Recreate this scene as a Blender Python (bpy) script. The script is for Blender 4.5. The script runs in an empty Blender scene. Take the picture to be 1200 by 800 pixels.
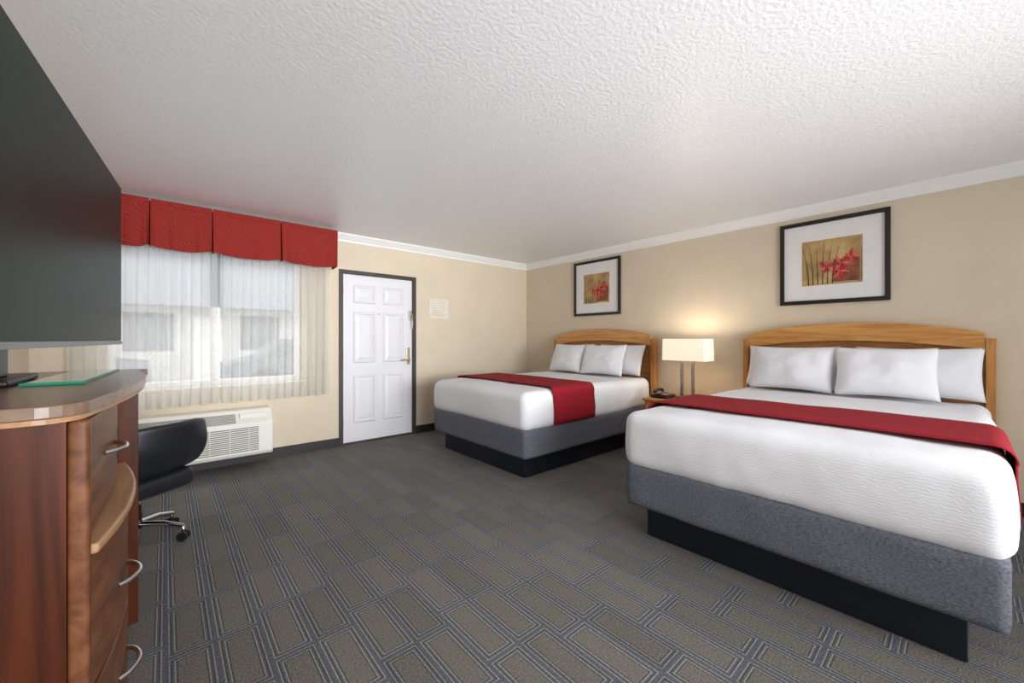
import bpy, bmesh, math, random
from mathutils import Vector, Matrix, noise
random.seed(4)
S=bpy.context.scene
try: S.view_settings.view_transform='Standard'
except Exception: pass
XR,YW,ZC,XL=4.52,4.80,2.48,-0.80
YB=-2.6
# ------------------------------------------------------------ materials
def lin(c):
    return tuple(((v/255)/12.92 if v/255<=0.04045 else ((v/255+0.055)/1.055)**2.4) for v in c)+(1,)
def newmat(name):
    m=bpy.data.materials.new(name); m.use_nodes=True
    nt=m.node_tree; b=nt.nodes['Principled BSDF']; return m,nt,b
def mat(name,c,rough=0.6,metal=0,var=0.0,vscale=8,bump=0.0,bscale=80,spec=0.5,stretch=None,emit=0):
    m,nt,b=newmat(name)
    b.inputs['Base Color'].default_value=lin(c); b.inputs['Roughness'].default_value=rough
    b.inputs['Metallic'].default_value=metal; b.inputs['Specular IOR Level'].default_value=spec
    tc=nt.nodes.new('ShaderNodeTexCoord'); mp=nt.nodes.new('ShaderNodeMapping')
    nt.links.new(tc.outputs['Object'],mp.inputs[0])
    if stretch: mp.inputs['Scale'].default_value=stretch
    if var>0:
        n=nt.nodes.new('ShaderNodeTexNoise'); n.inputs['Scale'].default_value=vscale; n.inputs['Detail'].default_value=6
        nt.links.new(mp.outputs[0],n.inputs['Vector'])
        r=nt.nodes.new('ShaderNodeValToRGB')
        a=lin(tuple(max(0,v*(1-var)) for v in c)); d=lin(tuple(min(255,v*(1+var)) for v in c))
        r.color_ramp.elements[0].color=a; r.color_ramp.elements[1].color=d
        r.color_ramp.elements[0].position=0.3; r.color_ramp.elements[1].position=0.7
        nt.links.new(n.outputs[0],r.inputs[0]); nt.links.new(r.outputs[0],b.inputs['Base Color'])
    if bump>0:
        n=nt.nodes.new('ShaderNodeTexNoise'); n.inputs['Scale'].default_value=bscale; n.inputs['Detail'].default_value=4
        nt.links.new(mp.outputs[0],n.inputs['Vector'])
        bp=nt.nodes.new('ShaderNodeBump'); bp.inputs['Strength'].default_value=bump; bp.inputs['Distance'].default_value=0.01
        nt.links.new(n.outputs[0],bp.inputs['Height']); nt.links.new(bp.outputs[0],b.inputs['Normal'])
    if emit>0:
        b.inputs['Emission Color'].default_value=lin(c); b.inputs['Emission Strength'].default_value=emit
    return m
def wood(name,c1,c2,axis='Y',rough=0.35,scale=3.0,spec=.4):
    m,nt,b=newmat(name)
    tc=nt.nodes.new('ShaderNodeTexCoord'); mp=nt.nodes.new('ShaderNodeMapping')
    s={'X':(0.7,9,9),'Y':(9,0.7,9),'Z':(9,9,0.7)}[axis]; mp.inputs['Scale'].default_value=s
    nt.links.new(tc.outputs['Object'],mp.inputs[0])
    n=nt.nodes.new('ShaderNodeTexNoise'); n.inputs['Scale'].default_value=scale; n.inputs['Detail'].default_value=8; n.inputs['Distortion'].default_value=1.2
    nt.links.new(mp.outputs[0],n.inputs['Vector'])
    r=nt.nodes.new('ShaderNodeValToRGB'); r.color_ramp.elements[0].color=lin(c1); r.color_ramp.elements[1].color=lin(c2)
    r.color_ramp.elements[0].position=0.32; r.color_ramp.elements[1].position=0.68
    nt.links.new(n.outputs[0],r.inputs[0]); nt.links.new(r.outputs[0],b.inputs['Base Color'])
    b.inputs['Roughness'].default_value=rough; b.inputs['Specular IOR Level'].default_value=spec
    return m
M={}
M['wall']=mat('wall_paint',(216,203,181),0.7,var=0.015,vscale=3,bump=0.18,bscale=55,spec=0.3)
M['ceil']=mat('ceiling_paint',(234,234,236),0.33,bump=0.28,bscale=52,spec=0.6)
M['trim']=mat('trim_white',(238,238,236),0.4,bump=0.02)
M['base']=mat('baseboard_dark',(38,34,36),0.5,var=0.1)
M['doorw']=mat('door_white',(226,226,231),0.4,bump=0.03,bscale=60)
M['dframe']=mat('door_frame_brown',(58,50,46),0.5,var=0.08)
M['black']=mat('black_plastic',(18,18,20),0.4,var=0.1)
M['leather']=mat('black_leather',(26,28,34),0.38,var=0.12,bump=0.1,bscale=120)
M['bedbase']=mat('bed_base_black',(18,23,34),0.45,var=0.1)
M['chrome']=mat('chrome',(205,205,208),0.15,1.0,var=0.02)
M['nickel']=mat('brushed_nickel',(176,172,166),0.4,1.0,var=0.06,stretch=(1,1,20))
M['brass']=mat('satin_brass',(200,190,170),0.3,1.0,var=0.03)
M['oakY']=wood('honey_oak_y',(184,124,64),(218,164,98),'Y',0.35)
M['oakZ']=wood('honey_oak_z',(172,112,56),(208,150,86),'Z',0.35)
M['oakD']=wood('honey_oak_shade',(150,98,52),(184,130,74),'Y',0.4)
M['walnut']=wood('walnut_z',(50,23,13),(88,43,25),'Z',0.35,2.2,.2)
M['walnutY']=wood('walnut_y',(80,46,29),(116,74,48),'Y',0.4,2.2,.2)
M['maple']=wood('maple_edge',(140,102,70),(170,130,94),'Y',0.35,spec=.3)
M['lam']=mat('laminate_top',(114,92,78),0.25,var=0.08,vscale=40,spec=.4)
M['white']=mat('plastic_white',(232,230,222),0.45,var=0.01)
M['acgrey']=mat('ac_grille_dark',(140,138,132),0.6,var=0.05)
M['pillow']=mat('pillow_cotton',(232,233,237),0.85,bump=0.06,bscale=14,spec=0.1)
M['red_b']=mat('runner_red',(142,26,38),0.8,var=0.12,vscale=260,bump=0.2,bscale=300,spec=0.2)
M['mattress_grey']=mat('boxspring_fabric',(104,107,117),0.9,var=0.2,vscale=90,bump=0.3,bscale=350,spec=0.1,stretch=(1,1,2.2))
M['frame']=mat('frame_black',(26,22,22),0.35,var=0.1)
M['mat_in']=mat('mat_board',(228,227,226),0.8,var=0.01)
M['paper']=mat('paper_notice',(226,219,205),0.7,var=0.02)
M['ink']=mat('notice_ink',(202,193,178),0.8,var=0.05)
M['petal']=mat('petal_red',(176,36,40),0.6,var=0.3,vscale=30)
M['petal2']=mat('petal_pink',(214,92,84),0.6,var=0.2,vscale=30)
M['stem']=mat('stem_dark',(66,52,30),0.7,var=0.2)
M['asphalt']=mat('asphalt',(170,170,172),0.9,var=0.06,vscale=4)
M['bld']=mat('stucco',(200,200,198),0.9,var=0.04,vscale=2)
M['bldroof']=mat('roof_brown',(130,124,120),0.9,var=0.1)
M['bldwin']=mat('dark_window',(84,94,108),0.2,var=0.1)
M['car']=mat('car_paint',(110,118,130),0.25,0.3,var=0.05)
M['teal']=mat('teal_glass_edge',(20,130,100),0.2,var=0.05)
M['glassplate']=mat('glass_plate',(150,165,158),0.08,var=0.04)
M['red_led']=mat('phone_label_red',(200,60,50),0.5,var=0.05)
M['screen']=mat('tv_screen',(40,46,42),0.3,var=0.02,spec=0.03)
M['bezel']=mat('tv_bezel_grey',(120,122,124),0.35,0.6,var=0.03)
def artmat():
    m,nt,b=newmat('art_canvas'); tc=nt.nodes.new('ShaderNodeTexCoord'); 
    n=nt.nodes.new('ShaderNodeTexNoise'); n.inputs['Scale'].default_value=6; n.inputs['Detail'].default_value=5
    nt.links.new(tc.outputs['Object'],n.inputs['Vector'])
    r=nt.nodes.new('ShaderNodeValToRGB'); cr=r.color_ramp
    cr.elements[0].position=.3; cr.elements[0].color=lin((122,106,70)); cr.elements[1].position=.7; cr.elements[1].color=lin((210,186,128))
    e=cr.elements.new(.5); e.color=lin((180,146,94))
    nt.links.new(n.outputs[0],r.inputs[0]); nt.links.new(r.outputs[0],b.inputs['Base Color']); b.inputs['Roughness'].default_value=.5
    return m
M['art']=artmat()
M['art_dark']=mat('art_dark_panel',(128,72,50),0.6,var=0.3,vscale=10)
def quilt():
    m,nt,b=newmat('quilt_white'); b.inputs['Base Color'].default_value=lin((232,233,237)); b.inputs['Roughness'].default_value=.85
    b.inputs['Specular IOR Level'].default_value=.15
    tc=nt.nodes.new('ShaderNodeTexCoord')
    def wave(direction):
        w=nt.nodes.new('ShaderNodeTexWave'); w.wave_type='BANDS'; w.bands_direction=direction
        w.inputs['Scale'].default_value=24; w.inputs['Distortion'].default_value=6.0; w.inputs['Detail'].default_value=1.5; w.inputs['Detail Scale'].default_value=2.2
        nt.links.new(tc.outputs['Object'],w.inputs['Vector']); return w
    w1=wave('X'); w2=wave('Z')
    g=nt.nodes.new('ShaderNodeNewGeometry'); sx=nt.nodes.new('ShaderNodeSeparateXYZ'); nt.links.new(g.outputs['Normal'],sx.inputs[0])
    ab=nt.nodes.new('ShaderNodeMath'); ab.operation='ABSOLUTE'; nt.links.new(sx.outputs['Z'],ab.inputs[0])
    mx=nt.nodes.new('ShaderNodeMix'); nt.links.new(ab.outputs[0],mx.inputs[0]); nt.links.new(w2.outputs['Fac'],mx.inputs[2]); nt.links.new(w1.outputs['Fac'],mx.inputs[3])
    bp=nt.nodes.new('ShaderNodeBump'); bp.inputs['Strength'].default_value=.22; bp.inputs['Distance'].default_value=.003
    nt.links.new(mx.outputs[0],bp.inputs['Height']); nt.links.new(bp.outputs[0],b.inputs['Normal'])
    return m
M['quilt']=quilt()
def valmat():
    m,nt,b=newmat('valance_red'); tc=nt.nodes.new('ShaderNodeTexCoord')
    w=nt.nodes.new('ShaderNodeTexWave'); w.bands_direction='DIAGONAL'; w.inputs['Scale'].default_value=22; w.inputs['Distortion'].default_value=6
    nt.links.new(tc.outputs['Object'],w.inputs['Vector'])
    r=nt.nodes.new('ShaderNodeValToRGB'); r.color_ramp.elements[0].color=lin((124,32,28)); r.color_ramp.elements[1].color=lin((154,52,43))
    nt.links.new(w.outputs['Fac'],r.inputs[0]); nt.links.new(r.outputs[0],b.inputs['Base Color']); b.inputs['Roughness'].default_value=.8
    b.inputs['Specular IOR Level'].default_value=.2
    return m
M['valance']=valmat()
def cloth_translucent(name,c,transp,transl):
    m=bpy.data.materials.new(name); m.use_nodes=True; nt=m.node_tree; nt.nodes.clear()
    o=nt.nodes.new('ShaderNodeOutputMaterial'); d=nt.nodes.new('ShaderNodeBsdfDiffuse'); t=nt.nodes.new('ShaderNodeBsdfTranslucent'); tr=nt.nodes.new('ShaderNodeBsdfTransparent')
    n=nt.nodes.new('ShaderNodeTexNoise'); n.inputs['Scale'].default_value=300
    r=nt.nodes.new('ShaderNodeValToRGB'); r.color_ramp.elements[0].color=lin(tuple(v*.94 for v in c)); r.color_ramp.elements[1].color=lin(c)
    nt.links.new(n.outputs[0],r.inputs[0])
    nt.links.new(r.outputs[0],d.inputs[0]); nt.links.new(r.outputs[0],t.inputs[0])
    m1=nt.nodes.new('ShaderNodeMixShader'); m1.inputs[0].default_value=transl
    nt.links.new(d.outputs[0],m1.inputs[1]); nt.links.new(t.outputs[0],m1.inputs[2])
    m2=nt.nodes.new('ShaderNodeMixShader'); m2.inputs[0].default_value=transp
    nt.links.new(m1.outputs[0],m2.inputs[1]); nt.links.new(tr.outputs[0],m2.inputs[2]); nt.links.new(m2.outputs[0],o.inputs[0])
    return m
M['sheer']=cloth_translucent('sheer_fabric',(244,243,240),.42,.5)
M['blind']=cloth_translucent('roller_shade_fabric',(222,225,229),.08,.75)
def shademat():
    m,nt,b=newmat('lamp_shade'); b.inputs['Base Color'].default_value=lin((240,230,212)); b.inputs['Roughness'].default_value=.8
    n=nt.nodes.new('ShaderNodeTexNoise'); n.inputs['Scale'].default_value=200
    r=nt.nodes.new('ShaderNodeValToRGB'); r.color_ramp.elements[0].color=lin((255,232,192)); r.color_ramp.elements[1].color=lin((255,240,212))
    nt.links.new(n.outputs[0],r.inputs[0]); nt.links.new(r.outputs[0],b.inputs['Emission Color']); b.inputs['Emission Strength'].default_value=0.5
    return m
M['shade']=shademat()
M['bulb']=mat('bulb',(255,235,200),.3,emit=8)
def carpet():
    m,nt,b=newmat('carpet_pattern'); L=nt.links
    def math_(op,a,bb=None,c=None):
        n=nt.nodes.new('ShaderNodeMath'); n.operation=op
        for i,v in enumerate((a,bb,c)):
            if v is None: continue
            if isinstance(v,(int,float)): n.inputs[i].default_value=v
            else: L.new(v,n.inputs[i])
        return n.outputs[0]
    tc=nt.nodes.new('ShaderNodeTexCoord'); sp=nt.nodes.new('ShaderNodeSeparateXYZ'); L.new(tc.outputs['Object'],sp.inputs[0])
    X,Y=sp.outputs['X'],sp.outputs['Y']
    px,py=0.155,0.37
    xs=math_('DIVIDE',X,px); row=math_('FLOOR',xs); fx=math_('MULTIPLY',math_('FRACT',xs),px)
    wn=nt.nodes.new('ShaderNodeTexWhiteNoise'); wn.noise_dimensions='1D'; L.new(math_('FLOOR',math_('DIVIDE',row,2)),wn.inputs['W'])
    off=math_('MULTIPLY',math_('ROUND',math_('MULTIPLY',wn.outputs['Value'],4)),0.25)
    ys=math_('ADD',math_('DIVIDE',Y,py),off); fy=math_('MULTIPLY',math_('FRACT',ys),py)
    dx=math_('MINIMUM',fx,math_('SUBTRACT',px,fx)); dy=math_('MINIMUM',fy,math_('SUBTRACT',py,fy))
    d=math_('MINIMUM',dx,dy)
    r=nt.nodes.new('ShaderNodeValToRGB'); cr=r.color_ramp; cr.interpolation='CONSTANT'
    slate=(94,99,107); tan=(148,143,135); dark=(80,81,85); brown=(115,110,104)
    cr.elements[0].position=0; cr.elements[0].color=lin(slate)
    cr.elements[1].position=.09; cr.elements[1].color=lin(tan)
    for p,c in ((.14,dark),(.20,slate),(.26,tan),(.31,dark),(.36,brown)):
        e=cr.elements.new(p); e.color=lin(c)
    L.new(math_('MULTIPLY',d,10),r.inputs[0])
    cmb=nt.nodes.new('ShaderNodeCombineXYZ'); L.new(row,cmb.inputs[0]); L.new(math_('FLOOR',ys),cmb.inputs[1])
    w2=nt.nodes.new('ShaderNodeTexWhiteNoise'); w2.noise_dimensions='2D'; L.new(cmb.outputs[0],w2.inputs['Vector'])
    n=nt.nodes.new('ShaderNodeTexNoise'); n.inputs['Scale'].default_value=140; n.inputs['Detail'].default_value=3; L.new(tc.outputs['Object'],n.inputs['Vector'])
    f=math_('ADD',math_('MULTIPLY',n.outputs[0],1.9),math_('ADD',math_('MULTIPLY',w2.outputs['Value'],.2),-.05))
    mul=nt.nodes.new('ShaderNodeVectorMath'); mul.operation='SCALE'; L.new(r.outputs[0],mul.inputs[0]); L.new(f,mul.inputs['Scale'])
    L.new(mul.outputs[0],b.inputs['Base Color'])
    b.inputs['Roughness'].default_value=.95; b.inputs['Specular IOR Level'].default_value=.1
    bp=nt.nodes.new('ShaderNodeBump'); bp.inputs['Strength'].default_value=.6; bp.inputs['Distance'].default_value=.006
    L.new(n.outputs[0],bp.inputs['Height']); L.new(bp.outputs[0],b.inputs['Normal'])
    return m
M['carpet']=carpet()
# ------------------------------------------------------------ mesh helpers
def obj(name,verts,faces,m=None,smooth=False):
    me=bpy.data.meshes.new(name); me.from_pydata([tuple(v) for v in verts],[],faces); me.update()
    bm=bmesh.new(); bm.from_mesh(me); bmesh.ops.recalc_face_normals(bm,faces=bm.faces); bm.to_mesh(me); bm.free()
    o=bpy.data.objects.new(name,me); S.collection.objects.link(o)
    if m: me.materials.append(M[m] if isinstance(m,str) else m)
    if smooth:
        for p in me.polygons: p.use_smooth=True
    return o
def box(name,x0,x1,y0,y1,z0,z1,m,bev=0.0,seg=2):
    v=[(x,y,z) for x in (x0,x1) for y in (y0,y1) for z in (z0,z1)]
    f=[(0,1,3,2),(4,6,7,5),(0,4,5,1),(2,3,7,6),(0,2,6,4),(1,5,7,3)]
    o=obj(name,v,f,m)
    if bev>0:
        b=o.modifiers.new('bevel','BEVEL'); b.width=bev; b.segments=seg; b.limit_method='ANGLE'
        for p in o.data.polygons: p.use_smooth=True
        w=o.modifiers.new('wn','WEIGHTED_NORMAL')
    return o
def group(name,parts):
    pts=[p.matrix_world@Vector(c) for p in parts for c in p.bound_box]
    x=(min(p[0] for p in pts)+max(p[0] for p in pts))/2
    y=(min(p[1] for p in pts)+max(p[1] for p in pts))/2; z=min(p[2] for p in pts)
    e=bpy.data.objects.new(name,None); e.empty_display_size=.1; S.collection.objects.link(e); e.location=(x,y,z)
    mi=Matrix.Translation((-x,-y,-z))
    for p in parts: p.parent=e; p.matrix_parent_inverse=mi
    return e
def rot_group(parts,center,ang):
    R=Matrix.Translation(center)@Matrix.Rotation(ang,4,'Z')@Matrix.Translation(-Vector(center))
    for p in parts: p.data.transform(R)
def cyl(name,c0,c1,r,m,n=20,r2=None):
    c0=Vector(c0); c1=Vector(c1); ax=(c1-c0).normalized(); t=Vector((1,0,0)) if abs(ax.x)<.9 else Vector((0,1,0))
    u=ax.cross(t).normalized(); w=ax.cross(u); r2=r if r2 is None else r2
    v=[];
    for c,rr in ((c0,r),(c1,r2)):
        for i in range(n):
            a=2*math.pi*i/n; v.append(c+u*rr*math.cos(a)+w*rr*math.sin(a))
    f=[(i,(i+1)%n,n+(i+1)%n,n+i) for i in range(n)]+[tuple(range(n)),tuple(range(n,2*n))]
    o=obj(name,v,f,m)
    for p in o.data.polygons: p.use_smooth=len(p.vertices)==4
    return o
def tube(name,pts,r,m,n=12):
    cu=bpy.data.curves.new(name,'CURVE'); cu.dimensions='3D'; cu.bevel_depth=r; cu.bevel_resolution=3; cu.use_fill_caps=True
    s=cu.splines.new('POLY'); s.points.add(len(pts)-1)
    for i,p in enumerate(pts): s.points[i].co=(*p,1)
    o=bpy.data.objects.new(name,cu); S.collection.objects.link(o)
    dg=bpy.context.evaluated_depsgraph_get(); me=bpy.data.meshes.new_from_object(o.evaluated_get(dg))
    bpy.data.objects.remove(o); o=bpy.data.objects.new(name,me); S.collection.objects.link(o)
    me.materials.clear(); me.materials.append(M[m])
    for p in me.polygons: p.use_smooth=True
    return o
def rbox(name,x0,x1,y0,y1,z0,z1,r,m,n=36,nz=14,fn=None):
    bm=bmesh.new(); verts={}
    c=Vector(((x0+x1)/2,(y0+y1)/2,(z0+z1)/2)); h=Vector(((x1-x0)/2,(y1-y0)/2,(z1-z0)/2))
    N=(n,n,nz)
    def V(i,j,k):
        key=(i,j,k)
        if key in verts: return verts[key]
        p=Vector([(-1+2*a/b) for a,b in zip(key,N)])
        q=Vector([p[t]*h[t] for t in range(3)])
        inner=Vector([max(-(h[t]-r),min(h[t]-r,q[t])) for t in range(3)])
        dlt=q-inner
        if dlt.length>1e-9: q=inner+dlt.normalized()*r
        q=q+c
        if fn: q=fn(q,c,h)
        verts[key]=bm.verts.new(q); return verts[key]
    for ax in range(3):
        a,b=[t for t in range(3) if t!=ax]
        for side in (0,N[ax]):
            for i in range(N[a]):
                for j in range(N[b]):
                    ks=[]
                    for di,dj in ((0,0),(1,0),(1,1),(0,1)):
                        k=[0,0,0]; k[ax]=side; k[a]=i+di; k[b]=j+dj; ks.append(V(*k))
                    bm.faces.new(ks)
    bmesh.ops.recalc_face_normals(bm,faces=bm.faces)
    me=bpy.data.meshes.new(name); bm.to_mesh(me); bm.free(); me.materials.append(M[m])
    for p in me.polygons: p.use_smooth=True
    o=bpy.data.objects.new(name,me); S.collection.objects.link(o); return o
def extrude_yz(name,prof,x0,x1,m,bev=0,smooth=False):
    n=len(prof); v=[(x0,y,z) for y,z in prof]+[(x1,y,z) for y,z in prof]
    f=[(i,(i+1)%n,n+(i+1)%n,n+i) for i in range(n)]+[tuple(range(n)),tuple(range(n,2*n))]
    o=obj(name,v,f,m)
    if bev:
        b=o.modifiers.new('bevel','BEVEL'); b.width=bev; b.segments=3; b.limit_method='ANGLE'
    return o
def extrude_xy(name,prof,z0,z1,m,bev=0):
    n=len(prof); v=[(x,y,z0) for x,y in prof]+[(x,y,z1) for x,y in prof]
    f=[(i,(i+1)%n,n+(i+1)%n,n+i) for i in range(n)]+[tuple(range(n)),tuple(range(n,2*n))]
    o=obj(name,v,f,m)
    if bev:
        b=o.modifiers.new('bevel','BEVEL'); b.width=bev; b.segments=3; b.limit_method='ANGLE'
    return o
# ------------------------------------------------------------ room shell
box('floor',XL-.15,XR+.15,YB,YW+.15,-.1,0,'carpet')
box('ceiling',XL-.15,XR+.15,YB,YW+.15,ZC,ZC+.1,'ceil')
box('wall_right',XR,XR+.15,YB,YW+.15,0,ZC,'wall')
box('wall_left',XL-.15,XL,YB,YW+.15,0,ZC,'wall')
WX0,WX1,WZ0,WZ1=-.38,1.12,.80,2.10
DX0,DX1,DZ=1.52,2.50,2.065
ps=[box('p1',XL,WX0,YW,YW+.15,0,ZC,'wall'),box('p2',WX0,WX1,YW,YW+.15,0,WZ0,'wall'),box('p3',WX0,WX1,YW,YW+.15,WZ1,ZC,'wall'),
    box('p4',WX1,DX0,YW,YW+.15,0,ZC,'wall'),box('p5',DX0,DX1,YW,YW+.15,DZ,ZC,'wall'),box('p6',DX1,XR,YW,YW+.15,0,ZC,'wall')]
def join(name,objs):
    bm=bmesh.new(); mats=[]
    for o in objs:
        me=o.data; tmp=me.copy(); 
        idx=[]
        for mm in me.materials:
            if mm not in mats: mats.append(mm)
            idx.append(mats.index(mm))
        for p in tmp.polygons: p.material_index=idx[p.material_index] if idx else 0
        bm.from_mesh(tmp); bpy.data.meshes.remove(tmp)
    me=bpy.data.meshes.new(name); bm.to_mesh(me); bm.free()
    for mm in mats: me.materials.append(mm)
    for o in objs: bpy.data.objects.remove(o)
    o=bpy.data.objects.new(name,me); S.collection.objects.link(o); return o
join('wall_back',ps)
pr=[(0,0),(-.012,0),(-.016,.02),(-.03,.035),(-.05,.06),(-.062,.072),(-.07,.09),(0,.09)]
def crown_x(name,x0,x1):
    return extrude_yz(name,[(YW+a,ZC-.09+b) for a,b in pr],x0,x1,'trim')
def crown_y(name,y0,y1):
    n=len(pr); v=[(XR+a,y0,ZC-.09+b) for a,b in pr]+[(XR+a,y1,ZC-.09+b) for a,b in pr]
    f=[(i,(i+1)%n,n+(i+1)%n,n+i) for i in range(n)]+[tuple(range(n)),tuple(range(n,2*n))]
    return obj(name,v,f,'trim')
crown_x('trim_1',XL,XR); crown_y('trim_2',YB,YW)
join('baseboard_back',[box('b1',XL,DX0-.001,YW-.014,YW,0,.10,'base'),box('b2',DX1+.001,XR,YW-.014,YW,0,.10,'base')])
box('baseboard_right',XR-.014,XR,YB,YW-.014,0,.10,'base')
box('baseboard_left',XL,XL+.014,YB,YW-.014,0,.10,'base')
# ------------------------------------------------------------ door
P=[box('jamb_left',DX0,DX0+.045,YW-.02,YW+.12,0,DZ,'dframe',.004),box('jamb_right',DX1-.045,DX1,YW-.02,YW+.12,0,DZ,'dframe',.004),
   box('jamb_head',DX0+.045,DX1-.045,YW-.02,YW+.12,DZ-.045,DZ,'dframe',.004),box('threshold',DX0+.045,DX1-.045,YW-.01,YW+.12,0,.018,'dframe')]
sx0,sx1,sz0,sz1=DX0+.048,DX1-.048,.022,DZ-.048
P.append(box('slab',sx0,sx1,YW+.012,YW+.055,sz0,sz1,'doorw'))
yf=YW+.012
def door_panel(x0,x1,z0,z1,k):
    rings=[(0,0),(.014,-.012),(.028,-.012),(.036,.0),(.07,-.010)]
    v=[];f=[]
    for ins,dy in rings:
        for x,z in ((x0+ins,z0+ins),(x1-ins,z0+ins),(x1-ins,z1-ins),(x0+ins,z1-ins)): v.append((x,yf+dy-.0005,z))
    for r_ in range(len(rings)-1):
        for i in range(4): f.append((r_*4+i,r_*4+(i+1)%4,(r_+1)*4+(i+1)%4,(r_+1)*4+i))
    f.append(tuple(range(len(v)-4,len(v))))
    return obj('panel_%d'%k,v,f,'doorw')
w=sx1-sx0; cx=[(sx0+.12,sx0+w/2-.045),(sx0+w/2+.045,sx1-.12)]
k=0
for z0,z1 in ((.24,.82),(.96,1.58),(1.68,1.90)):
    for a,b in cx:
        k+=1; P.append(door_panel(a,b,z0,z1,k))
P+= [box('lock_plate',sx1-.085,sx1-.035,yf-.018,yf-.0005,.92,1.14,'brass',.006),
     cyl('lever_rose',(sx1-.06,yf-.018,.98),(sx1-.06,yf-.05,.98),.02,'brass'),
     box('lever',sx1-.17,sx1-.045,yf-.062,yf-.045,.97,.992,'brass',.006),
     cyl('deadbolt',(sx1-.06,yf-.018,1.10),(sx1-.06,yf-.04,1.10),.018,'brass'),
     box('swing_latch_plate',sx1-.05,sx1-.01,yf-.02,yf-.0005,1.50,1.62,'brass',.004),
     tube('swing_latch_bar',[(sx1-.02,yf-.02,1.59),(sx1-.02,yf-.06,1.57),(sx1-.02,yf-.06,1.43),(sx1-.02,yf-.05,1.38)],.006,'brass'),
     cyl('peephole',((sx0+sx1)/2,yf-.0,1.56),((sx0+sx1)/2,yf-.008,1.56),.013,'brass')]
for i,z in enumerate((.25,1.05,1.82)):
    P.append(cyl('hinge_%d'%(i+1),(sx0-.004,yf-.012,z-.05),(sx0-.004,yf-.012,z+.05),.009,'brass',10))
group('door_1',P)
# ------------------------------------------------------------ window
P=[]
t=.05
P+=[box('frame_l',WX0,WX0+t,YW+.03,YW+.11,WZ0,WZ1,'trim',.004),box('frame_r',WX1-t,WX1,YW+.03,YW+.11,WZ0,WZ1,'trim',.004),
    box('frame_t',WX0+t,WX1-t,YW+.03,YW+.11,WZ1-t,WZ1,'trim',.004),box('frame_b',WX0+t,WX1-t,YW+.03,YW+.11,WZ0,WZ0+t,'trim',.004),
    box('mullion',.33,.41,YW+.04,YW+.10,WZ0+t,WZ1-t,'trim',.004),
    box('roller_shade',WX0+.06,WX1-.06,YW+.022,YW+.025,1.56,WZ1-.01,'blind')]
group('window_1',P)
box('window_sill',WX0-.03,WX1+.03,YW-.03,YW+.03,WZ0-.022,WZ0-.002,'trim',.004)
def sheer(x0,x1,name,ph):
    nx,nz=150,16; v=[];f=[]
    for j in range(nz+1):
        tz=j/nz; z=2.12-(2.12-.63)*tz
        for i in range(nx+1):
            s=i/nx; a=.010+.022*tz
            xx=x0+(x1-x0)*s
            y=4.70+a*math.sin(s*2*math.pi*13+ph+.7*math.sin(s*9+ph))+.006*math.sin(s*2*math.pi*29+tz*2)
            xx+=.012*tz*math.sin(s*2*math.pi*13+1+ph)
            v.append((xx,y,z+ (0.006*math.sin(s*40) if j==nz else 0)))
    for j in range(nz):
        for i in range(nx): a=j*(nx+1)+i; f.append((a,a+1,a+nx+2,a+nx+1))
    o=obj(name,v,f,'sheer',True); return o
rod=cyl('curtain_rod',(-.62,4.70,2.135),(1.42,4.70,2.135),.012,'trim')
group('sheer_curtains',[sheer(-.60,.375,'panel_left',0),sheer(.40,1.385,'panel_right',1.3),rod,
      box('bracket_1',-.61,-.59,4.70,4.80,2.12,2.15,'trim'),box('bracket_2',1.40,1.415,4.70,4.80,2.12,2.15,'trim')])
def valance():
    seams=[-.62,-.36,-.10,.33,.89,1.45]
    plan=[]
    yfr=4.60
    plan.append((seams[0],4.795,0,0))
    for a,b in zip(seams[:-1],seams[1:]):
        n=14
        plan.append((a+.001,yfr+.05 if a!=seams[0] else yfr,1,0))
        for i in range(n+1):
            s=i/n; x=a+.004+(b-a-.008)*s
            plan.append((x,yfr,2,s))
    plan.append((seams[-1],4.795,0,0))
    v=[];f=[];nz=10; zt,zb=2.455,2.045
    for j in range(nz+1):
        t_=j/nz
        for x,y,fl,s in plan:
            z=zt-(zt-zb)*t_
            yy=y
            if fl==2:
                yy=y-.03*t_
                yy-=.035*t_*math.exp(-((s-0)/.10)**2); yy+=.03*t_*math.exp(-((s-1)/.07)**2)
                yy+=.010*t_*math.sin(s*12+x*5)+.006*t_*math.sin(s*27+x*9)
                z-=.022*t_*math.sin(math.pi*s)-.012*t_*math.exp(-((s-1)/.12)**2)
            elif fl==1: yy-=.01*t_
            v.append((x,yy,z))
    n=len(plan)
    for j in range(nz):
        for i in range(n-1): a=j*n+i; f.append((a,a+1,a+n+1,a+n))
    o=obj('fabric',v,f,'valance',False); m=o.modifiers.new('sol','SOLIDIFY'); m.thickness=.006
    h=box('heading_seam',-.61,1.44,4.592,4.597,2.405,2.41,'valance')
    top=box('board',-.615,1.445,4.62,4.795,2.44,2.455,'trim')
    return group('window_valance',[o,h,top])
valance()
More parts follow.
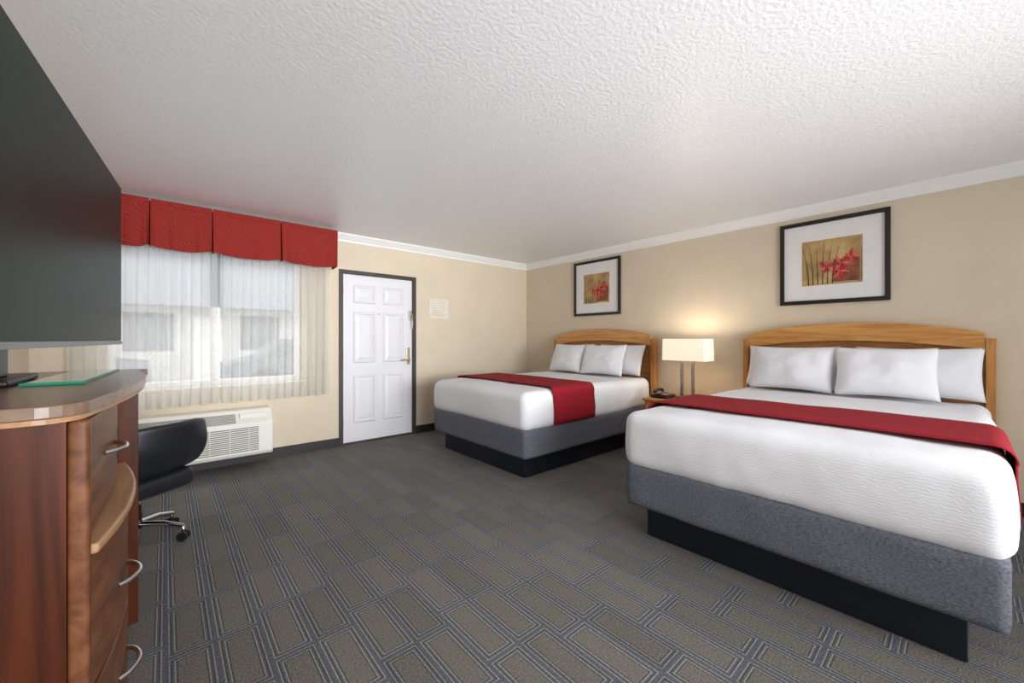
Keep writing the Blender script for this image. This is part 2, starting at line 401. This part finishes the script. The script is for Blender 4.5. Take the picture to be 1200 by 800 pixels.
# ------------------------------------------------------------ wall air conditioner
P=[]
ax0,ax1,ay0,ay1,az0,az1=-.27,.80,4.50,4.785,.13,.56
prof=[(ay1,az0),(ay0+.02,az0),(ay0,az0+.03),(ay0,az1-.12),(ay0+.09,az1-.015),(ay0+.11,az1),(ay1,az1)]
P.append(extrude_yz('cover',prof,ax0,ax1,'white',.006))
for i in range(13):
    z=az0+.05+i*.018
    P.append(box('intake_slat_%d'%i,ax0+.06,ax1-.12,ay0-.006,ay0+.001,z,z+.009,'acgrey'))
sl=Vector((0,.09,.105)); s0=Vector((0,ay0,az1-.12))
for i in range(7):
    p=s0+sl*(.15+.11*i)
    P.append(box('vent_slat_%d'%i,ax0+.05,ax1-.30,p.y-.006,p.y+.004,p.z-.001,p.z+.006,'acgrey'))
P.append(box('control_flap',ax1-.27,ax1-.05,ay0+.028,ay0+.07,az1-.075,az1-.03,'white',.004))
for i in range(6):
    x=ax0+.12+i*.15
    P.append(box('intake_rib_%d'%i,x,x+.004,ay0-.008,ay0-.005,az0+.045,az0+.29,'white'))
group('wall_air_conditioner',P)
P=[box('sheet',2.70,3.00,YW-.008,YW-.0005,1.53,1.80,'paper',.001)]
for i in range(7): P.append(box('line_%d'%i,2.73,2.97-(i%3)*.03,YW-.0092,YW-.0081,1.77-i*.032,1.777-i*.032,'ink'))
group('wall_notice',P)
# ------------------------------------------------------------ beds
def bed(name,xf,y0,seed):
    y1=y0+1.54; P=[]
    P.append(box('base',xf+.09,4.38,y0+.10,y1-.10,0,.195,'bedbase',.006))
    def wob(amp,sc):
        def fn(q,c,h):
            n=noise.noise_vector(q*sc+Vector((seed,0,0)))
            return q+Vector((n.x*amp,n.y*amp,n.z*amp*.5))
        return fn
    P.append(rbox('box_spring',xf,4.40,y0,y1,.197,.458,.018,'mattress_grey',40,10,wob(.006,5)))
    def qf(q,c,h):
        n=noise.noise_vector(q*3.1+Vector((seed,3,0))); n2=noise.noise_vector(q*9+Vector((seed,3,0)))
        t=(q.z-(c.z-h.z))/(2*h.z)
        d=Vector((q.x-c.x,q.y-c.y,0))
        k=math.sin(math.pi*min(1,max(0,t)))*.012
        ex=abs(d.x)/h.x; ey=abs(d.y)/h.y
        q=q.copy()
        if ex>.9: q.x+=math.copysign(k,d.x)
        if ey>.9: q.y+=math.copysign(k,d.y)
        if t>.9: q.z+=.015*(1-min(1,ex)**2)*(1-min(1,ey)**2)
        if t<.03: q.z+=.006*math.sin(q.y*9+q.x*7)+.012
        return q+n*.008+n2*.0025
    P.append(rbox('quilt',xf-.008,4.38,y0-.008,y1+.008,.43,.785,.075,'quilt',64,18,qf))
    rx0,rx1=xf+.33,xf+.93
    prof=[]; zt=.812; r=.07; off=.032; yy0=y0-.008-off+.006; yy1=y1+.008+off-.006
    for z in [.46+.045*i for i in range(7)]: prof.append((yy0+.004*math.sin(z*20),z))
    for i in range(9):
        a=math.pi-(math.pi/2)*i/8; prof.append((yy0+r+r*math.cos(a),zt-r+r*math.sin(a)))
    for i in range(1,24):
        s=i/24; y=yy0+r+(yy1-yy0-2*r)*s; prof.append((y,zt+.004*math.sin(math.pi*s)))
    for i in range(9):
        a=(math.pi/2)-(math.pi/2)*i/8; prof.append((yy1-r+r*math.cos(a),zt-r+r*math.sin(a)))
    for z in [.74-.045*i for i in range(7)]: prof.append((yy1,z))
    v=[];f=[];nx=10;n=len(prof)
    for i in range(nx+1):
        x=rx0+(rx1-rx0)*i/nx
        for j,(y,z) in enumerate(prof):
            q=Vector((x+.006*math.sin(j*.4+seed),y,z)); nn=noise.noise_vector(q*4)*.004; v.append(q+nn)
    for i in range(nx):
        for j in range(n-1): a=i*n+j; f.append((a,a+1,a+n+1,a+n))
    o=obj('runner',v,f,'red_b',True); s=o.modifiers.new('sol','SOLIDIFY'); s.thickness=.006
    P.append(o)
    group(name,P)
    H=[]; xb0,xb1=4.43,4.50; ya,yb=y0-.04,y1+.05; yc=(ya+yb)/2; hw=(yb-ya)/2-.05
    H.append(box('post_right',xb0-.02,xb1,ya,ya+.05,0,1.25,'oakZ',.004)); H.append(box('post_left',xb0-.02,xb1,yb-.05,yb,0,1.25,'oakZ',.004))
    N=32; top=[];bot=[]
    for i in range(N+1):
        s=-1+2*i/N; y=yc+s*hw
        top.append((y,1.295+.09*(1-abs(s)**2.2))); bot.append((y,1.165+.065*(1-s*s)))
    H.append(extrude_yz('arched_rail',top+bot[::-1],xb0-.015,xb1-.01,'oakY',.006))
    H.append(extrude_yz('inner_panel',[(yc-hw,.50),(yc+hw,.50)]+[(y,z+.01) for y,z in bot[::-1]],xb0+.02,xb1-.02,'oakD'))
    H.append(box('lower_rail',xb0,xb1-.01,ya+.05,yb-.05,.44,.52,'oakY',.004))
    group('wood_headboard',H)
def pillow(name,loc,L,Hh,T,tilt,yaw,seed):
    nu,nv=34,22; v=[];f=[]
    def th(a,b):
        return (max(0,1-abs(a)**2.6)*max(0,1-abs(b)**2.4))**.6
    for side in (1,-1):
        for j in range(nv+1):
            for i in range(nu+1):
                a=-1+2*i/nu; b=-1+2*j/nv
                yy=a*L/2*(1-.05*(1-abs(b)**2)*abs(a)**3)
                zz=b*Hh/2*(1-.08*(1-abs(a)**2)*abs(b)**3)
                t=th(a,b)*T/2
                nn=noise.noise(Vector((a*2.1+seed,b*2.1,side*3)))*.18+noise.noise(Vector((a*5+seed,b*5,side)))*.06
                v.append(Vector((side*t*(1+nn)*(1-.15*b),yy,zz)))
    n=(nu+1)*(nv+1)
    for s in range(2):
        for j in range(nv):
            for i in range(nu):
                a=s*n+j*(nu+1)+i; f.append((a,a+1,a+nu+2,a+nu+1))
    R=Matrix.Translation(loc)@Matrix.Rotation(yaw,4,'Z')@Matrix.Rotation(tilt,4,'Y')
    v=[R@p for p in v]
    o=obj(name,v,f,'pillow',True)
    bm=bmesh.new(); bm.from_mesh(o.data); bmesh.ops.remove_doubles(bm,verts=bm.verts,dist=.0004); bmesh.ops.recalc_face_normals(bm,faces=bm.faces); bm.to_mesh(o.data); bm.free()
    for p in o.data.polygons: p.use_smooth=True
    return o
def pillows(yc_list,zt):
    for k,(x,y,yaw,L) in enumerate(yc_list):
        pillow('pillow',(x,y,zt),L,.40,.17,math.radians(20),math.radians(yaw),k*7.3+y)
bed('queen_bed',2.33,2.49,1.0)
bed('queen_bed',2.22,-.11,5.0)
pillows([(4.30,2.86,0,.66),(4.30,3.62,0,.66),(4.10,2.97,4,.60),(4.12,3.56,-5,.60)],.995)
pillows([(4.30,.25,0,.70),(4.30,1.05,0,.70),(4.08,.40,5,.58),(4.11,1.0,-4,.62)],.995)
# ------------------------------------------------------------ pictures
def picture(y0,z0,seed):
    W=.78;h=.77;P=[];y1=y0+W;z1=z0+h;b=.035
    xs=XR-.028
    P+=[box('frame_bottom',xs,XR-.001,y0,y1,z0,z0+b,'frame',.003),box('frame_top',xs,XR-.001,y0,y1,z1-b,z1,'frame',.003),
        box('frame_side_1',xs,XR-.001,y0,y0+b,z0+b,z1-b,'frame',.003),box('frame_side_2',xs,XR-.001,y1-b,y1,z0+b,z1-b,'frame',.003),
        box('mat_board',XR-.012,XR-.002,y0+b,y1-b,z0+b,z1-b,'mat_in')]
    ay0,ay1,az0,az1=y0+.175,y1-.175,z0+.17,z1-.19
    P.append(box('canvas',XR-.0145,XR-.0121,ay0,ay1,az0,az1,'art'))
    P.append(box('canvas_patch',XR-.0155,XR-.0146,ay0+.02,ay0+.20,az0+.02,az0+.22,'art_dark'))
    x=XR-.017
    for i in range(6):
        yy=ay1-.05-.035*i; v=[];f=[]
        for k in range(9):
            s=k/8; z=az0+.005+(az1-az0-.04-.02*(i%3))*s; c=yy+(.05-.02*i)*s*s
            w_=.003*(1-s)+.0008; v+=[(x,c-w_,z),(x,c+w_,z)]
        for k in range(8): f.append((2*k,2*k+1,2*k+3,2*k+2))
        P.append(obj('reed_%d'%i,v,f,'stem'))
    def petal(cy,cz,a,L,w_,m,k):
        v=[(x-.001,cy,cz)];n=8
        l=[];r=[]
        for i in range(1,n):
            s=i/n; ww=w_*math.sin(math.pi*s)**.8; dy,dz=math.cos(a+.35*s),math.sin(a+.35*s)
            l.append((x-.001-.0001*k,cy+dy*L*s-dz*ww,cz+dz*L*s+dy*ww)); r.append((x-.001-.0001*k,cy+dy*L*s+dz*ww,cz+dz*L*s-dy*ww))
        tip=(x-.001,cy+math.cos(a+.35)*L,cz+math.sin(a+.35)*L)
        v=v+l+[tip]+r[::-1]
        return obj('petal_%d'%k,v,[tuple(range(len(v)))],m)
    k=0
    for cy,cz,L in ((y0+.32,z0+.35,.10),(y0+.42,z0+.33,.07),(y0+.25,z0+.40,.065),(y0+.33,z0+.28,.07)):
        for q in range(6):
            k+=1; P.append(petal(cy,cz,q*math.pi/3+cy*7+seed,L*(.7+.5*random.random()),.010,'petal' if q%2 else 'petal2',k))
    group('framed_picture',P)
picture(.40,1.57,0); picture(2.98,1.58,.7)
# ------------------------------------------------------------ nightstand, lamp, phone
nx0,nx1,ny0,ny1,nz=3.86,4.46,1.60,2.27,.62
group('nightstand',[box('top',nx0-.015,nx1,ny0-.01,ny1+.01,nz-.03,nz,'oakY',.008),box('body',nx0+.01,nx1-.01,ny0+.01,ny1-.01,.06,nz-.031,'oakZ',.003),
   box('plinth',nx0+.03,nx1-.02,ny0+.03,ny1-.03,0,.06,'base'),box('drawer_1',nx0-.006,nx0+.012,ny0+.03,ny1-.03,.36,.57,'oakY',.004),
   box('drawer_2',nx0-.006,nx0+.012,ny0+.03,ny1-.03,.10,.34,'oakY',.004),
   tube('pull_1',[(nx0-.005,1.87,.47),(nx0-.03,1.88,.47),(nx0-.03,1.99,.47),(nx0-.005,2.0,.47)],.005,'chrome')])
lx,ly=4.20,1.95
P=[box('base_plate',lx-.07,lx+.07,ly-.12,ly+.12,nz+.001,nz+.018,'nickel',.003),
   box('post_1',lx-.014,lx+.014,ly+.045,ly+.073,nz+.018,1.05,'nickel',.002),box('post_2',lx-.014,lx+.014,ly-.073,ly-.045,nz+.018,1.05,'nickel',.002),
   box('crossbar',lx-.014,lx+.014,ly-.073,ly+.073,1.05,1.07,'nickel',.002),
   cyl('socket',(lx,ly,1.07),(lx,ly,1.12),.016,'nickel')]
bm=bmesh.new(); bmesh.ops.create_uvsphere(bm,u_segments=16,v_segments=10,radius=.03); me=bpy.data.meshes.new('bulb'); bm.to_mesh(me); bm.free(); me.materials.append(M['bulb'])
bo=bpy.data.objects.new('bulb',me); S.collection.objects.link(bo); me.transform(Matrix.Translation((lx,ly,1.15))); P.append(bo)
def ringpts(hx,hy,z,r=.02):
    out=[]
    for cx_,cy_,a0 in ((hx-r,hy-r,0),(-hx+r,hy-r,90),(-hx+r,-hy+r,180),(hx-r,-hy+r,270)):
        for i in range(4):
            a=math.radians(a0+30*i); out.append((lx+cx_+r*math.cos(a),ly+cy_+r*math.sin(a),z))
    return out
r0=ringpts(.115,.235,1.02); r1=ringpts(.11,.23,1.25); n=len(r0); sv=r0+r1; sf=[(i,(i+1)%n,n+(i+1)%n,n+i) for i in range(n)]
sh=obj('shade',sv,sf,'shade',False); so=sh.modifiers.new('sol','SOLIDIFY'); so.thickness=.003; P.append(sh)
P.append(tube('shade_spider',[(lx-.108,ly,1.235),(lx,ly,1.235),(lx+.108,ly,1.235)],.003,'nickel')); P.append(cyl('harp',(lx,ly,1.07),(lx,ly,1.235),.003,'nickel',8))
group('table_lamp',P)
py_,pxx=2.13,4.02
P=[extrude_yz('body',[(py_-.09,nz+.001),(py_+.09,nz+.001),(py_+.09,nz+.03),(py_+.02,nz+.05),(py_-.09,nz+.035)],pxx-.09,pxx+.10,'black',.006),
   box('keypad',pxx-.06,pxx+.05,py_-.075,py_-.005,nz+.040,nz+.046,'acgrey',.002),
   box('label',pxx-.085,pxx-.062,py_-.08,py_-.0,nz+.038,nz+.044,'red_led',.001),
   tube('handset',[(pxx-.09,py_+.05,nz+.06),(pxx-.07,py_+.05,nz+.078),(pxx,py_+.05,nz+.086),(pxx+.07,py_+.05,nz+.078),(pxx+.09,py_+.05,nz+.06)],.016,'black')]
group('telephone',P)
group('clock_radio',[box('case',4.02,4.10,1.66,1.80,nz+.001,nz+.06,'black',.008),box('display',4.016,4.021,1.68,1.78,nz+.02,nz+.048,'screen'),
    box('snooze_bar',4.04,4.075,1.69,1.77,nz+.06,nz+.065,'bezel',.001)])
# ------------------------------------------------------------ dresser with fridge bay
dy0,dy1,dtz=1.18,2.45,1.11
P=[]
def bow(y,x0,amp,a,b):
    s=(y-a)/(b-a)*2-1; return x0+amp*(1-s*s)
pf=[(-.745,dy0-.0),(-.19,dy0)]
for i in range(1,7):
    a=-math.pi/2+math.pi/2*i/6; pf.append((-.19+.07*math.cos(a),dy0+.07+.07*math.sin(a)))
for i in range(1,14):
    y=dy0+.07+(dy1-dy0-.11)*i/14; pf.append((-.12+.055*math.sin(math.pi*i/14)+.025*i/14,y))
for i in range(7):
    a=math.pi/2*i/6; pf.append((-.10+.04*math.cos(a)-.0,dy1-.04+.04*math.sin(a)))
pf.append((-.745,dy1))
P.append(extrude_xy('top_slab',pf,dtz-.026,dtz,'lam',.003))
def inset(pf,d): return [(x-d if x>-.7 else x, y) for x,y in pf]
P.append(extrude_xy('top_edge',inset(pf,.004),dtz-.036,dtz-.0261,'maple'))
H0=dtz-.036
P.append(box('side_near',-.74,-.150,dy0+.012,dy0+.035,0,H0,'walnut',.002))
P.append(box('stile_near',-.150,-.118,dy0+.012,dy0+.045,0,H0,'walnutY',.008))
P.append(box('divider',-.74,-.13,1.985,2.01,0,H0,'walnut',.002))
P.append(box('side_far',-.74,-.090,dy1-.06,dy1-.03,0,H0,'walnut',.002))
P.append(box('back',-.745,-.735,dy0+.035,dy1-.06,.02,H0,'walnut'))
P.append(box('plinth',-.70,-.17,dy0+.05,1.98,0,.07,'black'))
P.append(box('carcass',-.73,-.17,dy0+.036,1.984,.071,H0-.005,'walnutY'))
ya,yb=dy0+.048,1.98
def bowed(name,x0,amp,z0,z1,m,bev=.003):
    pts=[(-.169,ya)]+[(bow(ya+(yb-ya)*i/14,x0,amp,ya,yb),ya+(yb-ya)*i/14) for i in range(15)]+[(-.169,yb)]
    return extrude_xy(name,pts,z0,z1,m,bev)
P.append(bowed('drawer_upper',-.132,.02,.815,1.065,'walnutY'))
P.append(bowed('shelf_lip',-.108,.042,.780,.803,'maple',.006))
P.append(bowed('drawer_middle',-.120,.036,.49,.775,'walnutY'))
P.append(bowed('drawer_lower',-.120,.036,.235,.48,'walnutY'))
P.append(bowed('drawer_bottom',-.120,.036,.08,.225,'walnutY'))
for k,(z,am,x0) in enumerate(((.95,.02,-.132),(.60,.036,-.12),(.355,.036,-.12),(.15,.036,-.12))):
    c=1.52; pts=[]
    for i in range(13):
        s=i/12; y=c-.07+.14*s; pts.append((bow(y,x0,am,ya,yb)-.002+.034*math.sin(math.pi*s)**.6,y,z))
    P.append(tube('handle_%d'%(k+1),pts,.006,'chrome'))
group('dresser',P)
group('mini_fridge',[box('cabinet',-.68,-.20,2.02,2.38,.001,.86,'black',.006),box('fridge_door',-.195,-.15,2.02,2.38,.02,.86,'black',.01),
    box('door_grip',-.15,-.135,2.04,2.06,.5,.75,'bezel',.003)])
pl=[box('plate',-.29,-.17,1.72,2.36,dtz+.002,dtz+.008,'glassplate',.002),box('edge_front',-.169,-.165,1.72,2.36,dtz+.001,dtz+.009,'teal'),box('edge_near',-.29,-.165,1.715,1.719,dtz+.001,dtz+.009,'teal')]
rot_group(pl,(-.22,2.0,0),math.radians(-3)); group('glass_menu_plate',pl)
# ------------------------------------------------------------ television
tw,th_=1.235,.70
P=[box('casing',-.045,-.004,-tw/2,tw/2,1.222,1.222+th_,'black',.006),box('screen',-.0035,.001,-tw/2+.010,tw/2-.010,1.238,1.222+th_-.010,'screen'),
   box('bottom_bezel',-.0035,.003,-tw/2,tw/2,1.220,1.236,'bezel',.001)]
TM=Matrix.Translation((-.200,1.868,0))@Matrix.Rotation(math.radians(-4.8),4,'Z')
for p in P: p.data.transform(TM)
P+=[box('neck',-.42,-.36,1.80,1.92,dtz+.018,1.32,'black',.006),box('stand_base',-.52,-.32,1.70,2.05,dtz+.001,dtz+.019,'black',.006),
    box('mount_arm',-.40,-.235,1.81,1.91,1.26,1.34,'black',.004)]
group('television',P)
# ------------------------------------------------------------ desk and chair
group('writing_desk',[box('desktop',-.76,-.28,2.50,3.95,.72,.75,'lam',.004),box('leg_panel_1',-.75,-.32,2.51,2.54,0,.72,'walnut'),box('leg_panel_2',-.75,-.32,3.91,3.94,0,.72,'walnut'),
    box('modesty',-.76,-.745,2.54,3.91,.3,.72,'walnut')])
def chair():
    P=[]; cx_,cy_=-.14,3.30
    nu,nv=20,26; v=[];f=[]
    for j in range(nv+1):
        t_=j/nv
        for i in range(nu+1):
            s=-1+2*i/nu
            hw=.25+.02*math.sin(math.pi*t_)
            if t_<.45:
                q=t_/.45; x=-.24+.38*q; z=.44-.02*math.sin(math.pi*q)
            else:
                q=(t_-.45)/.55; x=.14+.115*math.sin(min(1,q*1.5)*math.pi/2)+.03*q; z=.44-.0*q+.31*(q**1.2)
            x-= (s*s)*.09*max(0,(t_-.40)/.60)**.7
            z+= .05*s*s*(1-t_) -.03*abs(s)**5*max(0,(t_-.8)/.2)
            v.append((cx_+x,cy_+s*hw,z))
    for j in range(nv):
        for i in range(nu): a=j*(nu+1)+i; f.append((a,a+1,a+nu+2,a+nu+1))
    o=obj('shell',v,f,'leather',True); m=o.modifiers.new('sol','SOLIDIFY'); m.thickness=.05; m.offset=0
    b=o.modifiers.new('ss','SUBSURF'); b.levels=1; b.render_levels=1
    P.append(o)
    P.append(rbox('seat_cushion',cx_-.22,cx_+.20,cy_-.225,cy_+.225,.31,.43,.05,'leather',14,8))
    P.append(cyl('column',(cx_,cy_,.12),(cx_,cy_,.33),.025,'chrome')); P.append(cyl('gas_cover',(cx_,cy_,.10),(cx_,cy_,.24),.034,'black'))
    for k in range(5):
        a=math.radians(72*k-26); c=Vector((math.cos(a),math.sin(a),0)); C=Vector((cx_,cy_,0))
        P.append(tube('base_arm_%d'%k,[C+c*.03+Vector((0,0,.125)),C+c*.15+Vector((0,0,.115)),C+c*.25+Vector((0,0,.085))],.016,'chrome'))
        e=C+c*.25; t2=Vector((-c.y,c.x,0))
        P.append(cyl('caster_stem_%d'%k,e+Vector((0,0,.04)),e+Vector((0,0,.09)),.009,'chrome',10))
        for sgn in (-1,1):
            P.append(cyl('caster_%d_%d'%(k,sgn),e+t2*sgn*.006+Vector((0,0,.028)),e+t2*sgn*.026+Vector((0,0,.028)),.0275,'black',18))
    rot_group(P[:2],(cx_,cy_,0),math.radians(-52))
    group('office_chair',P)
chair()
# ------------------------------------------------------------ outside
box('parking_lot_ground',-14,16,YW+.2,26,-.25,-.12,'asphalt')
P=[box('walls',-12,14,17,21,-.12,2.7,'bld'),box('roof',-12.5,14.5,16.2,21.5,2.7,3.3,'bldroof')]
for i in range(8):
    x=-10+i*3; P.append(box('window_pane_%d'%i,x,x+1.2,16.97,17.0,.9,2.1,'bldwin')); P.append(box('entry_%d'%i,x+1.7,x+2.5,16.97,17.0,-.12,2.0,'trim'))
group('motel_building',P)
def car(x,y,name):
    prof=[(-2.1,.35),(-2.15,.75),(-1.4,.92),(-.9,1.38),(.6,1.42),(1.3,.98),(2.1,.85),(2.15,.35)]
    n=len(prof); v=[(x+a,y-.85,b-.12) for a,b in prof]+[(x+a,y+.85,b-.12) for a,b in prof]
    f=[(i,(i+1)%n,n+(i+1)%n,n+i) for i in range(n)]+[tuple(range(n)),tuple(range(n,2*n))]
    P=[obj('body',v,f,'car')]
    P.append(obj('glass',[(x+a,y-.86,b-.12) for a,b in ((-1.25,.95),(-.82,1.33),(.55,1.36),(1.1,.98))],[(0,1,2,3)],'bldwin'))
    for a in (-1.3,1.35):
        for b in (-.86,.70): P.append(cyl('wheel',(x+a,y+b,.2),(x+a,y+b+.16,.2),.32,'black'))
    group(name,P)
car(3.2,12.5,'parked_car'); car(-2.4,12.5,'parked_car')
# ------------------------------------------------------------ lights
W=bpy.data.worlds.new('world'); S.world=W; W.use_nodes=True; nt=W.node_tree; bg=nt.nodes['Background']
bg.inputs[0].default_value=(.955,.975,1,1); bg.inputs[1].default_value=1.75
def area(name,loc,direction,sx,sy,e,spread=180,c=(1,1,1)):
    l=bpy.data.lights.new(name,'AREA'); l.shape='RECTANGLE'; l.size=sx; l.size_y=sy; l.energy=e; l.color=c; l.spread=math.radians(spread)
    o=bpy.data.objects.new(name,l); S.collection.objects.link(o); o.location=loc
    o.rotation_euler=Vector(direction).to_track_quat('-Z','Y').to_euler(); return o
area('added_fill_up',(1.2,-2.3,.9),(0.05,1,.34),3.0,1.2,44,90,(.97,.985,1))  # added fill lamp behind the camera, aimed up to brighten the ceiling
area('added_fill_forward',(1.6,-2.4,1.6),(-.04,1,-.02),3.4,1.4,46,75,(.98,.99,1))  # unseen fill lamp added for soft forward light into the room
area('added_sky_fill',(.37,5.9,3.0),(0,-1,-1.1),2.4,.8,45,170,(.95,.98,1))  # area lamp added above the window, stand-in for sky light on the sheers
sl_=bpy.data.lights.new('sun','SUN'); sl_.energy=1.6; sl_.angle=.05; so_=bpy.data.objects.new('sun',sl_); S.collection.objects.link(so_)
so_.location=(0,8,8); so_.rotation_euler=Vector((.25,.75,-1.4)).to_track_quat('-Z','Y').to_euler()
l=bpy.data.lights.new('lamp_bulb_light','POINT'); l.energy=7; l.color=(1,.89,.75); l.shadow_soft_size=.04
o=bpy.data.objects.new('lamp_bulb_light',l); S.collection.objects.link(o); o.location=(lx,ly,1.20)
# ------------------------------------------------------------ camera
cd=bpy.data.cameras.new('camera'); cd.sensor_width=36; cd.lens=36*464/1200; cd.shift_y=-2/1200; cd.clip_start=.02
co=bpy.data.objects.new('camera',cd); S.collection.objects.link(co); co.location=(0,0,1.24); co.rotation_euler=(math.radians(90),0,math.radians(-41.2))
S.camera=co
